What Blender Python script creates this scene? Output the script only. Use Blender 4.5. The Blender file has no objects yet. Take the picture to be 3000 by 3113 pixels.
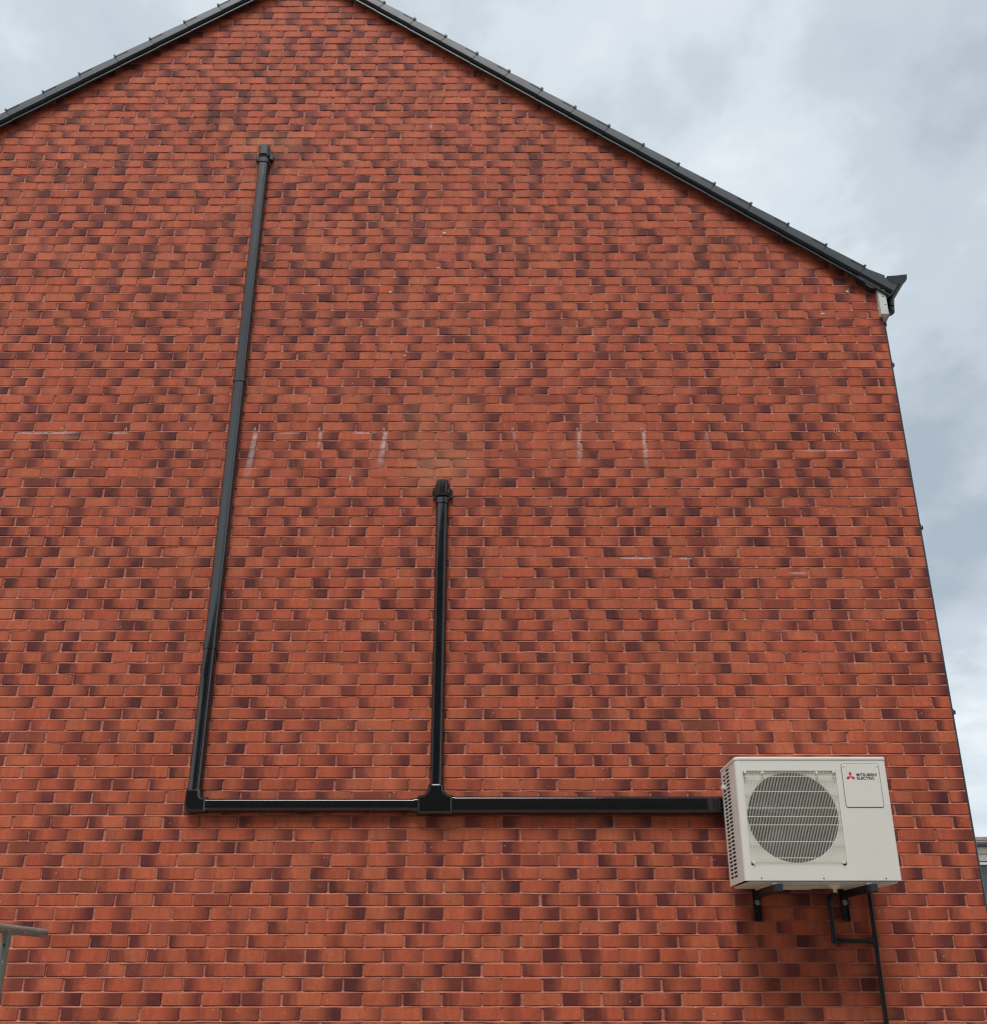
import bpy, bmesh, math, random
from mathutils import Vector, Matrix
random.seed(11)
sc = bpy.context.scene
COL = sc.collection
R = math.radians
ZC = 1.6                      # eye height; heights below are given above the eye, E() puts them above ground
D = 5.4786                    # eye to wall

# ------------------------------------------------------------------ camera, light, exposure
cam = bpy.data.cameras.new('camera'); camo = bpy.data.objects.new('camera', cam); COL.objects.link(camo)
camo.location = (0, -D, ZC); camo.rotation_euler = (R(90 + 19.5), 0, 0)
cam.sensor_fit = 'AUTO'; cam.sensor_width = 36.0
cam.lens = 2773.0 / 3113.0 * 36.0
cam.shift_y = (2000.0 - 1556.5) / 3113.0
cam.clip_start = 0.05; cam.clip_end = 2000
sc.camera = camo
sc.view_settings.view_transform = 'Standard'; sc.view_settings.look = 'None'
sc.view_settings.gamma = 1; sc.view_settings.use_curve_mapping = False
EXPO = 0.98
sc.view_settings.exposure = EXPO
sc.render.filter_size = 1.25; sc.cycles.filter_width = 1.25

SUN_EL, SUN_AZ = R(63), R(-14)         # azimuth from straight behind the camera, negative = left
sun = bpy.data.lights.new('sun', 'SUN'); suno = bpy.data.objects.new('sun', sun); COL.objects.link(suno)
sun.energy = 1.5; sun.angle = R(26); sun.color = (1.0, 0.965, 0.92)
to_sun = Vector((math.sin(SUN_AZ) * math.cos(SUN_EL), -math.cos(SUN_AZ) * math.cos(SUN_EL), math.sin(SUN_EL)))
suno.rotation_euler = to_sun.to_track_quat('Z', 'Y').to_euler()
suno.location = (-4, -12, 14)

world = bpy.data.worlds.new('World'); sc.world = world; world.use_nodes = True
def world_nodes():
    nt = world.node_tree; nt.nodes.clear(); N = nt.nodes.new; L = nt.links.new
    out = N('ShaderNodeOutputWorld'); bg = N('ShaderNodeBackground'); L(bg.outputs[0], out.inputs[0])
    bg.inputs[1].default_value = 0.1
    sky = N('ShaderNodeTexSky'); sky.sky_type = 'NISHITA'; sky.sun_disc = False
    sky.sun_elevation = SUN_EL; sky.sun_rotation = math.atan2(to_sun.x, to_sun.y)
    sky.air_density = 1.0; sky.dust_density = 2.0; sky.ozone_density = 1.0
    tc = N('ShaderNodeTexCoord'); sep = N('ShaderNodeSeparateXYZ'); L(tc.outputs['Generated'], sep.inputs[0])
    mx = N('ShaderNodeMath'); mx.operation = 'MAXIMUM'; mx.inputs[1].default_value = 0; L(sep.outputs[2], mx.inputs[0])
    ad = N('ShaderNodeMath'); ad.operation = 'ADD'; ad.inputs[1].default_value = 0.32; L(mx.outputs[0], ad.inputs[0])
    dv = N('ShaderNodeMath'); dv.operation = 'DIVIDE'; dv.inputs[0].default_value = 1; L(ad.outputs[0], dv.inputs[1])
    vm = N('ShaderNodeVectorMath'); vm.operation = 'SCALE'; L(tc.outputs['Generated'], vm.inputs[0]); L(dv.outputs[0], vm.inputs['Scale'])
    mp = N('ShaderNodeMapping'); mp.inputs['Location'].default_value = (15.48, 7.67, 3.73); L(vm.outputs[0], mp.inputs[0])
    n1 = N('ShaderNodeTexNoise'); n1.inputs['Scale'].default_value = 1.9; n1.inputs['Detail'].default_value = 4; n1.inputs['Roughness'].default_value = .5; n1.inputs['Distortion'].default_value = .3
    n2 = N('ShaderNodeTexNoise'); n2.inputs['Scale'].default_value = 5.8; n2.inputs['Detail'].default_value = 6; n2.inputs['Roughness'].default_value = .55
    L(mp.outputs[0], n1.inputs['Vector']); L(mp.outputs[0], n2.inputs['Vector'])
    a = N('ShaderNodeMath'); a.operation = 'MULTIPLY'; a.inputs[1].default_value = .61; L(n1.outputs[0], a.inputs[0])
    b = N('ShaderNodeMath'); b.operation = 'MULTIPLY_ADD'; b.inputs[1].default_value = .39; L(n2.outputs[0], b.inputs[0]); L(a.outputs[0], b.inputs[2])
    cr = N('ShaderNodeValToRGB'); L(b.outputs[0], cr.inputs[0]); cr.color_ramp.interpolation = 'EASE'
    e = cr.color_ramp.elements
    e[0].position = .345; e[0].color = (.43, .505, .575, 1)
    e[1].position = .61; e[1].color = (.90, .945, .97, 1)
    m1 = e.new(.475); m1.color = (.605, .68, .745, 1)
    m2 = e.new(.53); m2.color = (.735, .805, .860, 1)
    # paler towards the horizon
    hz = N('ShaderNodeMapRange'); hz.inputs['From Min'].default_value = .0; hz.inputs['From Max'].default_value = .30
    hz.inputs['To Min'].default_value = .8; hz.inputs['To Max'].default_value = 0; L(sep.outputs[2], hz.inputs[0])
    hm = N('ShaderNodeMix'); hm.data_type = 'RGBA'; L(hz.outputs[0], hm.inputs['Factor']); L(cr.outputs[0], hm.inputs['A']); hm.inputs['B'].default_value = (.78, .87, .92, 1)
    sc_ = N('ShaderNodeVectorMath'); sc_.operation = 'SCALE'; sc_.inputs['Scale'].default_value = 10.0 / (2 ** EXPO); L(hm.outputs['Result'], sc_.inputs[0])
    mixn = N('ShaderNodeMix'); mixn.data_type = 'RGBA'; mixn.inputs['Factor'].default_value = .93
    L(sky.outputs[0], mixn.inputs['A']); L(sc_.outputs[0], mixn.inputs['B']); L(mixn.outputs['Result'], bg.inputs[0])
world_nodes()

# ------------------------------------------------------------------ helpers
def link(o): COL.objects.link(o); return o
def mesh_obj(name, bm, mats, parent=None, loc=(0, 0, 0), smooth=None):
    me = bpy.data.meshes.new(name); bm.to_mesh(me); bm.free()
    for m in (mats if isinstance(mats, (list, tuple)) else [mats]): me.materials.append(m)
    if smooth:
        me.polygons.foreach_set('use_smooth', [True] * len(me.polygons)); me.set_sharp_from_angle(angle=R(smooth))
    o = link(bpy.data.objects.new(name, me)); o.location = loc
    if parent: o.parent = parent
    return o
def thing(name, label, cat, loc=(0, 0, 0), group=None, kind=None):
    o = link(bpy.data.objects.new(name, None)); o.location = loc; o.empty_display_size = .1
    o['label'] = label; o['category'] = cat
    if group: o['group'] = group
    if kind: o['kind'] = kind
    return o
def box(bm, x0, x1, y0, y1, z0, z1, mi=0, bev=0):
    vs = [bm.verts.new((x, y, z)) for x in (x0, x1) for y in (y0, y1) for z in (z0, z1)]
    fs = [bm.faces.new([vs[i] for i in q]) for q in ((0, 1, 3, 2), (4, 6, 7, 5), (0, 4, 5, 1), (2, 3, 7, 6), (0, 2, 6, 4), (1, 5, 7, 3))]
    for f in fs: f.material_index = mi
    if bev:
        es = list({e for f in fs for e in f.edges})
        bmesh.ops.bevel(bm, geom=es, offset=bev, segments=2, affect='EDGES', clamp_overlap=True)
def tube(bm, p0, p1, r, seg=16, r1=None, caps=True, mi=0):
    p0, p1 = Vector(p0), Vector(p1); ax = (p1 - p0).normalized()
    u = ax.orthogonal().normalized(); v = ax.cross(u); r1 = r if r1 is None else r1
    A = [bm.verts.new(p0 + (u * math.cos(t) + v * math.sin(t)) * r) for t in [2 * math.pi * i / seg for i in range(seg)]]
    B = [bm.verts.new(p1 + (u * math.cos(t) + v * math.sin(t)) * r1) for t in [2 * math.pi * i / seg for i in range(seg)]]
    for i in range(seg):
        f = bm.faces.new((A[i], A[(i + 1) % seg], B[(i + 1) % seg], B[i])); f.material_index = mi
    if caps:
        bm.faces.new(A[::-1]).material_index = mi; bm.faces.new(B).material_index = mi
def path_tube(bm, pts, r, seg=14):
    pts = [Vector(p) for p in pts]; prev = None; u = None
    for i, p in enumerate(pts):
        t = ((pts[min(i + 1, len(pts) - 1)] - pts[max(i - 1, 0)])).normalized()
        u = t.orthogonal().normalized() if u is None else (u - t * u.dot(t)).normalized()
        v = t.cross(u)
        ring = [bm.verts.new(p + (u * math.cos(a) + v * math.sin(a)) * r) for a in [2 * math.pi * k / seg for k in range(seg)]]
        if prev:
            for k in range(seg): bm.faces.new((prev[k], prev[(k + 1) % seg], ring[(k + 1) % seg], ring[k]))
        else: bm.faces.new(ring[::-1])
        prev = ring
    bm.faces.new(prev)
def extrude_poly(bm, pts, fn, a, b, mi=0):
    """pts: closed 2D outline; fn(p, t) -> 3D; caps at a and b."""
    A = [bm.verts.new(fn(p, a)) for p in pts]; B = [bm.verts.new(fn(p, b)) for p in pts]; n = len(pts)
    for i in range(n): bm.faces.new((A[i], A[(i + 1) % n], B[(i + 1) % n], B[i])).material_index = mi
    bm.faces.new(A[::-1]).material_index = mi; bm.faces.new(B).material_index = mi
def inset_poly(pts, d):
    n = len(pts); out = []
    area = sum(pts[i][0] * pts[(i + 1) % n][1] - pts[(i + 1) % n][0] * pts[i][1] for i in range(n))
    s = 1 if area > 0 else -1
    for i in range(n):
        p, a, b = Vector(pts[i]), Vector(pts[i - 1]), Vector(pts[(i + 1) % n])
        e1, e2 = (p - a).normalized(), (b - p).normalized()
        n1, n2 = Vector((-e1.y, e1.x)) * s, Vector((-e2.y, e2.x)) * s
        m = (n1 + n2); k = max(.35, 1 + n1.dot(n2))
        out.append(p + m * (d / k))
    return out
def moulded(bm, outline, depth, cham=.014, d0=0.0):
    """a plastic moulding on the wall: outline in (x, z), front edge chamfered; depth counts away from the wall (-y)."""
    lv = [(0, d0), (0, depth - cham * 1.15), (-.0012, depth - cham * 1.0), (-(cham * .85), depth - .0015), (-(cham * 1.0), depth)]
    rings = []
    for off, dd in lv:
        pp = inset_poly(outline, -off) if off else [Vector(p) for p in outline]
        rings.append([bm.verts.new((p[0], -dd, p[1])) for p in pp])
    n = len(outline)
    for A, B in zip(rings, rings[1:]):
        for i in range(n): bm.faces.new((A[i], A[(i + 1) % n], B[(i + 1) % n], B[i]))
    bm.faces.new(rings[-1])
    bmesh.ops.recalc_face_normals(bm, faces=bm.faces[:])
def rrect(x0, x1, z0, z1, r, corners='abcd', n=5):
    """rounded rectangle, corners a=low-left b=low-right c=top-right d=top-left"""
    pts = []
    for nm, cx, cz, a0 in (('a', x0 + r, z0 + r, 180), ('b', x1 - r, z0 + r, 270), ('c', x1 - r, z1 - r, 0), ('d', x0 + r, z1 - r, 90)):
        if nm in corners:
            for k in range(n + 1):
                t = R(a0 + 90 * k / n); pts.append((cx + r * math.cos(t), cz + r * math.sin(t)))
        else:
            pts.append({'a': (x0, z0), 'b': (x1, z0), 'c': (x1, z1), 'd': (x0, z1)}[nm])
    return pts

# ------------------------------------------------------------------ materials
def new_mat(name):
    m = bpy.data.materials.new(name); m.use_nodes = True; nt = m.node_tree
    return m, nt, nt.nodes['Principled BSDF']
def plain(name, col, rough=.5, ior=1.5, var=.06, scale=18, bump=0, metal=0, spec=.5, coat=0):
    m, nt, p = new_mat(name); N = nt.nodes.new; L = nt.links.new
    p.inputs['Roughness'].default_value = rough; p.inputs['IOR'].default_value = ior; p.inputs['Metallic'].default_value = metal
    p.inputs['Specular IOR Level'].default_value = spec
    if coat: p.inputs['Coat Weight'].default_value = coat; p.inputs['Coat Roughness'].default_value = .12
    geo = N('ShaderNodeNewGeometry'); n = N('ShaderNodeTexNoise'); n.inputs['Scale'].default_value = scale; n.inputs['Detail'].default_value = 5
    L(geo.outputs['Position'], n.inputs['Vector'])
    mr = N('ShaderNodeMapRange'); mr.inputs['From Min'].default_value = .3; mr.inputs['From Max'].default_value = .7
    mr.inputs['To Min'].default_value = 1 - var; mr.inputs['To Max'].default_value = 1 + var; L(n.outputs[0], mr.inputs[0])
    v = N('ShaderNodeVectorMath'); v.operation = 'SCALE'; v.inputs[0].default_value = col[:3]; L(mr.outputs[0], v.inputs['Scale'])
    L(v.outputs[0], p.inputs['Base Color'])
    r2 = N('ShaderNodeMapRange'); r2.inputs['To Min'].default_value = max(.02, rough - .06); r2.inputs['To Max'].default_value = min(1, rough + .08)
    L(n.outputs[0], r2.inputs[0]); L(r2.outputs[0], p.inputs['Roughness'])
    if bump:
        b = N('ShaderNodeBump'); b.inputs['Strength'].default_value = bump; b.inputs['Distance'].default_value = .002
        n3 = N('ShaderNodeTexNoise'); n3.inputs['Scale'].default_value = scale * 4; L(geo.outputs['Position'], n3.inputs['Vector'])
        L(n3.outputs[0], b.inputs['Height']); L(b.outputs[0], p.inputs['Normal'])
    return m

BLACK = plain('black_pvc', (.008, .0085, .010), rough=.08, ior=1.8, var=.15, scale=9, bump=.03)
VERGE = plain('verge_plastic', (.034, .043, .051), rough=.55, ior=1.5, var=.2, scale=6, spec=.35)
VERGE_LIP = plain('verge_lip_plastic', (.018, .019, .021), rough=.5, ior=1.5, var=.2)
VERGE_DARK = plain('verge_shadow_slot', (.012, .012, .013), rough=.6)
CREAM = plain('cream_paint', (.75, .74, .675), rough=.42, var=.025, scale=3)
CREAM2 = plain('cream_guard', (.76, .75, .65), rough=.35, var=.03, scale=6)
CAVITY = plain('dark_interior', (.010, .010, .011), rough=.8)
FANM = plain('fan_plastic', (.012, .012, .013), rough=.5)
PIPE = plain('matt_black_pipe', (.008, .008, .009), rough=.38, ior=1.45)
STEELBLK = plain('black_steel', (.008, .008, .009), rough=.45, var=.2, bump=.1)
ENDCAP = plain('grey_plastic_cap', (.022, .025, .031), rough=.5)
WHITER = plain('white_rubber', (.75, .75, .72), rough=.6)
ZINC = plain('zinc_bolt', (.55, .56, .58), rough=.3, metal=.9)
RED = plain('red_print', (.55, .03, .05), rough=.45)
INK = plain('dark_ink', (.03, .03, .04), rough=.5)
UPVC = plain('white_upvc', (.58, .59, .56), rough=.38, var=.05, scale=8)
TILE = plain('roof_tile', (.075, .078, .082), rough=.75, var=.2, scale=10, bump=.3)
CLAY = plain('terracotta_plastic', (.55, .21, .12), rough=.5)
BLOB = plain('mortar_blob', (.62, .52, .42), rough=.9, bump=.4)

# marks left on the wall: lime runs under the weep vents, drilling dust round the duct ends (X, top Z, length, half width, strength, drift)
STREAKS = [(-1.655, 3.62, .42, .017, .55, -.10), (-1.203, 3.62, .16, .012, .50, -.05), (-.750, 3.62, .34, .016, .62, -.12),
           (.596, 3.62, .30, .014, .55, .0), (1.046, 3.62, .34, .013, .60, .02), (.145, 3.62, .10, .010, .30, 0), (1.484, 3.62, .12, .012, .28, 0)]
DUST = [(-.36, 3.34, .40, .30, .50), (-1.78, 6.25, .34, .20, .34), (-.42, 3.66, .46, .36, .22), (-.40, 4.10, .25, .20, .10), (-2.95, 3.56, .22, .035, .45), (2.10, .06, .10, .03, .30)]

LIME = [(.95, 2.640, .13, .008, .75), (1.27, 2.637, .05, .007, .6), (2.00, 2.530, .07, .010, .45), (-3.12, 3.604, .26, .010, .55), (-2.62, 3.604, .08, .009, .6), (-.90, 3.604, .09, .008, .55), (-1.43, 3.603, .10, .008, .4), (-.36, 5.115, .05, .008, .6), (-.50, 6.47, .006, .035, .7), (-.98, 3.24, .006, .035, .6), (2.30, 3.46, .20, .008, .35)]
def stains(nt, base):
    """adds the runs and dust to a colour socket; everything in house coordinates."""
    N = nt.nodes.new; L = nt.links.new
    def mth(op, a, b=None, c=None, clamp=False):
        n = N('ShaderNodeMath'); n.operation = op; n.use_clamp = clamp
        for i, v in enumerate((a, b, c)):
            if v is None: continue
            if isinstance(v, (int, float)): n.inputs[i].default_value = v
            else: L(v, n.inputs[i])
        return n.outputs[0]
    geo = N('ShaderNodeNewGeometry'); sep = N('ShaderNodeSeparateXYZ'); L(geo.outputs['Position'], sep.inputs[0])
    X, Z = sep.outputs[0], sep.outputs[2]
    nz = N('ShaderNodeTexNoise'); nz.inputs['Scale'].default_value = 26; nz.inputs['Detail'].default_value = 5; L(geo.outputs['Position'], nz.inputs['Vector'])
    nb = N('ShaderNodeTexNoise'); nb.inputs['Scale'].default_value = 6; nb.inputs['Detail'].default_value = 4; L(geo.outputs['Position'], nb.inputs['Vector'])
    tot = None
    for x, zt, ln, hw, st, dr in STREAKS:
        t = mth('DIVIDE', mth('SUBTRACT', zt + ZC, Z), ln)                     # 0 at top, 1 at the foot
        xc = mth('MULTIPLY_ADD', t, dr * ln, x)
        w = mth('MULTIPLY_ADD', t, hw * .5, hw * .72)
        dx = mth('DIVIDE', mth('ABSOLUTE', mth('SUBTRACT', X, xc)), w)
        side = mth('MULTIPLY', mth('SUBTRACT', 1.6, dx, clamp=True), .85)
        up = mth('MULTIPLY', t, 25, clamp=True); dn = mth('MULTIPLY', mth('SUBTRACT', 1.0, t), 1.6, clamp=True)
        m = mth('MULTIPLY', mth('MULTIPLY', side, up), mth('MULTIPLY', dn, st * 1.1))
        tot = m if tot is None else mth('MAXIMUM', tot, m)
    for x, z, rx, rz, st in LIME:
        dx = mth('DIVIDE', mth('SUBTRACT', X, x), rx); dz = mth('DIVIDE', mth('SUBTRACT', Z, z + ZC), rz)
        r2 = mth('ADD', mth('MULTIPLY', dx, dx), mth('MULTIPLY', dz, dz))
        tot = mth('MAXIMUM', tot, mth('MULTIPLY', mth('MULTIPLY', mth('SUBTRACT', 1.0, r2, clamp=True), 2.0, clamp=True), st))
    nn = mth('MULTIPLY_ADD', nz.outputs[0], 2.2, -.35, clamp=True)
    tot = mth('MULTIPLY', tot, nn)
    dust = None
    for x, z, rx, rz, st in DUST:
        dx = mth('DIVIDE', mth('SUBTRACT', X, x), rx); dz = mth('DIVIDE', mth('SUBTRACT', Z, z + ZC), rz)
        r2 = mth('ADD', mth('MULTIPLY', dx, dx), mth('MULTIPLY', dz, dz))
        m = mth('MULTIPLY', mth('POWER', mth('SUBTRACT', 1.0, r2, clamp=True), 1.4), st)
        dust = m if dust is None else mth('MAXIMUM', dust, m)
    dust = mth('MULTIPLY', dust, mth('MULTIPLY_ADD', nb.outputs[0], 1.6, -.1, clamp=True))
    m1 = N('ShaderNodeMix'); m1.data_type = 'RGBA'; L(dust, m1.inputs['Factor']); L(base, m1.inputs['A']); m1.inputs['B'].default_value = (.50, .235, .125, 1)
    m2 = N('ShaderNodeMix'); m2.data_type = 'RGBA'; L(tot, m2.inputs['Factor']); L(m1.outputs['Result'], m2.inputs['A']); m2.inputs['B'].default_value = (.70, .60, .58, 1)
    # scattered pale specks of mortar
    sp = N('ShaderNodeTexVoronoi'); sp.inputs['Scale'].default_value = 30; L(geo.outputs['Position'], sp.inputs['Vector'])
    s1 = mth('LESS_THAN', sp.outputs['Distance'], .11)
    s2 = N('ShaderNodeSeparateColor'); L(sp.outputs['Color'], s2.inputs[0])
    s3 = mth('GREATER_THAN', s2.outputs[0], .955)
    m3 = N('ShaderNodeMix'); m3.data_type = 'RGBA'; L(mth('MULTIPLY', mth('MULTIPLY', s1, s3), .65), m3.inputs['Factor']); L(m2.outputs['Result'], m3.inputs['A']); m3.inputs['B'].default_value = (.70, .48, .40, 1)
    return m3.outputs['Result']

def brick_material():
    m, nt, p = new_mat('brick_face'); N = nt.nodes.new; L = nt.links.new
    def mth(op, a, b=None, c=None, clamp=False):
        n = N('ShaderNodeMath'); n.operation = op; n.use_clamp = clamp
        for i, v in enumerate((a, b, c)):
            if v is None: continue
            if isinstance(v, (int, float)): n.inputs[i].default_value = v
            else: L(v, n.inputs[i])
        return n.outputs[0]
    uv = N('ShaderNodeAttribute'); uv.attribute_name = 'place'; su = N('ShaderNodeSeparateXYZ'); L(uv.outputs['Vector'], su.inputs[0])
    U, T, TO = su.outputs[0], su.outputs[1], su.outputs[2]          # along the brick, light tone, hue
    fl = N('ShaderNodeAttribute'); fl.attribute_name = 'flash_left'; fr = N('ShaderNodeAttribute'); fr.attribute_name = 'flash_right'
    sl = N('ShaderNodeSeparateXYZ'); L(fl.outputs['Vector'], sl.inputs[0]); sr = N('ShaderNodeSeparateXYZ'); L(fr.outputs['Vector'], sr.inputs[0])
    geo = N('ShaderNodeNewGeometry')
    mp = N('ShaderNodeMapping'); mp.inputs['Scale'].default_value = (38, 38, 9); L(geo.outputs['Position'], mp.inputs[0])
    nv = N('ShaderNodeTexNoise'); nv.inputs['Scale'].default_value = 1; nv.inputs['Detail'].default_value = 4; L(mp.outputs[0], nv.inputs['Vector'])
    nf = N('ShaderNodeTexNoise'); nf.inputs['Scale'].default_value = 150; nf.inputs['Detail'].default_value = 4; L(geo.outputs['Position'], nf.inputs['Vector'])
    uw = mth('ADD', U, mth('MULTIPLY_ADD', nv.outputs[0], .30, -.15))
    def flash(amount, centre, half, soft):
        d = mth('ABSOLUTE', mth('SUBTRACT', uw, centre))
        return mth('MULTIPLY', amount, mth('DIVIDE', mth('SUBTRACT', mth('ADD', half, soft), d), mth('MULTIPLY', soft, 2.0), clamp=True))
    d1 = flash(sl.outputs[0], sl.outputs[1], sl.outputs[2], .20); d2 = flash(sr.outputs[0], sr.outputs[1], sr.outputs[2], .22)
    dark = mth('MAXIMUM', d1, d2)
    dark = mth('MULTIPLY', dark, mth('MULTIPLY_ADD', nf.outputs[0], .5, .80), clamp=True)
    lt = N('ShaderNodeMix'); lt.data_type = 'RGBA'; L(TO, lt.inputs['Factor']); lt.inputs['A'].default_value = (.450, .092, .043, 1); lt.inputs['B'].default_value = (.480, .121, .056, 1)
    dk = N('ShaderNodeMix'); dk.data_type = 'RGBA'; L(T, dk.inputs['Factor']); dk.inputs['A'].default_value = (.088, .020, .0195, 1); dk.inputs['B'].default_value = (.165, .035, .028, 1)
    tn = mth('MULTIPLY', mth('MULTIPLY_ADD', T, .22, .86), mth('MULTIPLY_ADD', nv.outputs[0], .62, .69))
    tn = mth('MULTIPLY', tn, mth('MULTIPLY_ADD', nf.outputs[0], .5, .75))
    ls = N('ShaderNodeVectorMath'); ls.operation = 'SCALE'; L(lt.outputs['Result'], ls.inputs[0]); L(tn, ls.inputs['Scale'])
    mx = N('ShaderNodeMix'); mx.data_type = 'RGBA'; L(dark, mx.inputs['Factor']); L(ls.outputs[0], mx.inputs['A']); L(dk.outputs['Result'], mx.inputs['B'])
    # dusty bloom and small pits on the faces
    nd = N('ShaderNodeTexNoise'); nd.inputs['Scale'].default_value = 11; nd.inputs['Detail'].default_value = 6; nd.inputs['Roughness'].default_value = .65; L(geo.outputs['Position'], nd.inputs['Vector'])
    bl = mth('MULTIPLY', mth('MULTIPLY_ADD', nd.outputs[0], 5.0, -2.75, clamp=True), .30)
    m4 = N('ShaderNodeMix'); m4.data_type = 'RGBA'; L(bl, m4.inputs['Factor']); L(mx.outputs['Result'], m4.inputs['A']); m4.inputs['B'].default_value = (.46, .165, .10, 1)
    np_ = N('ShaderNodeTexNoise'); np_.inputs['Scale'].default_value = 95; np_.inputs['Detail'].default_value = 2; L(geo.outputs['Position'], np_.inputs['Vector'])
    pit = mth('MULTIPLY', mth('MULTIPLY_ADD', np_.outputs[0], -9.0, 3.15, clamp=True), .55)
    m5 = N('ShaderNodeMix'); m5.data_type = 'RGBA'; L(pit, m5.inputs['Factor']); L(m4.outputs['Result'], m5.inputs['A']); m5.inputs['B'].default_value = (.08, .025, .022, 1)
    L(stains(nt, m5.outputs['Result']), p.inputs['Base Color'])
    p.inputs['Roughness'].default_value = .82; p.inputs['Specular IOR Level'].default_value = .3
    b = N('ShaderNodeBump'); b.inputs['Strength'].default_value = .35; b.inputs['Distance'].default_value = .0025; L(nf.outputs[0], b.inputs['Height']); L(b.outputs[0], p.inputs['Normal'])
    return m
BRICK = brick_material()
def mortar_material():
    m, nt, p = new_mat('mortar_joint'); N = nt.nodes.new; L = nt.links.new
    geo = N('ShaderNodeNewGeometry'); n = N('ShaderNodeTexNoise'); n.inputs['Scale'].default_value = 3.5; n.inputs['Detail'].default_value = 6; n.inputs['Roughness'].default_value = .7
    L(geo.outputs['Position'], n.inputs['Vector'])
    cr = N('ShaderNodeValToRGB'); e = cr.color_ramp.elements; e[0].position = .35; e[0].color = (.37, .120, .082, 1); e[1].position = .75; e[1].color = (.54, .235, .17, 1); L(n.outputs[0], cr.inputs[0])
    n2 = N('ShaderNodeTexNoise'); n2.inputs['Scale'].default_value = 60; n2.inputs['Detail'].default_value = 5; L(geo.outputs['Position'], n2.inputs['Vector'])
    L(stains(nt, cr.outputs[0]), p.inputs['Base Color']); p.inputs['Roughness'].default_value = .95; p.inputs['Specular IOR Level'].default_value = .2
    b = N('ShaderNodeBump'); b.inputs['Strength'].default_value = .7; b.inputs['Distance'].default_value = .005; L(n2.outputs[0], b.inputs['Height']); L(b.outputs[0], p.inputs['Normal'])
    return m
MORTAR = mortar_material()
def sidewall_material():
    m, nt, p = new_mat('side_brickwork'); N = nt.nodes.new; L = nt.links.new
    tc = N('ShaderNodeTexCoord'); mp = N('ShaderNodeMapping'); mp.inputs['Rotation'].default_value = (R(90), 0, R(90)); L(tc.outputs['Object'], mp.inputs[0])
    geo = N('ShaderNodeNewGeometry'); sp = N('ShaderNodeSeparateXYZ'); L(geo.outputs['Position'], sp.inputs[0]); cb = N('ShaderNodeCombineXYZ')
    L(sp.outputs[1], cb.inputs[0]); L(sp.outputs[2], cb.inputs[1])
    bt = N('ShaderNodeTexBrick'); L(cb.outputs[0], bt.inputs['Vector']); bt.inputs['Scale'].default_value = 1
    bt.inputs['Brick Width'].default_value = .225; bt.inputs['Row Height'].default_value = .075; bt.inputs['Mortar Size'].default_value = .005
    bt.inputs['Color1'].default_value = (.40, .11, .06, 1); bt.inputs['Color2'].default_value = (.15, .05, .05, 1); bt.inputs['Mortar'].default_value = (.40, .17, .135, 1)
    L(bt.outputs['Color'], p.inputs['Base Color']); p.inputs['Roughness'].default_value = .85
    return m
SIDEWALL = sidewall_material()
def ground_material():
    m, nt, p = new_mat('gravel_ground'); N = nt.nodes.new; L = nt.links.new
    geo = N('ShaderNodeNewGeometry'); n = N('ShaderNodeTexNoise'); n.inputs['Scale'].default_value = .6; n.inputs['Detail'].default_value = 8; L(geo.outputs['Position'], n.inputs['Vector'])
    v = N('ShaderNodeTexVoronoi'); v.inputs['Scale'].default_value = 45; L(geo.outputs['Position'], v.inputs['Vector'])
    cr = N('ShaderNodeValToRGB'); e = cr.color_ramp.elements; e[0].position = .3; e[0].color = (.20, .175, .15, 1); e[1].position = .7; e[1].color = (.34, .31, .27, 1); L(n.outputs[0], cr.inputs[0])
    L(cr.outputs[0], p.inputs['Base Color']); p.inputs['Roughness'].default_value = .95
    b = N('ShaderNodeBump'); b.inputs['Strength'].default_value = .5; b.inputs['Distance'].default_value = .01; L(v.outputs['Distance'], b.inputs['Height']); L(b.outputs[0], p.inputs['Normal'])
    return m

# ------------------------------------------------------------------ ground
bm = bmesh.new(); s = 400
bm.faces.new([bm.verts.new(p) for p in ((-s, -s, 0), (s, -s, 0), (s, s, 0), (-s, s, 0))])
g = mesh_obj('ground', bm, ground_material()); g['kind'] = 'structure'

# ------------------------------------------------------------------ the house
house = thing('brick_house', 'red multi brick gable end house with dark grey verge caps, filling the view', 'house', (0, 0, 0))
XR = 2.855; AX, AZ = -1.598, 8.10; SL = .759         # right corner, ridge, roof pitch; wall line under the verge
XL = 2 * AX - XR
def roofz(x): return AZ - SL * abs(x - AX)

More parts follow.
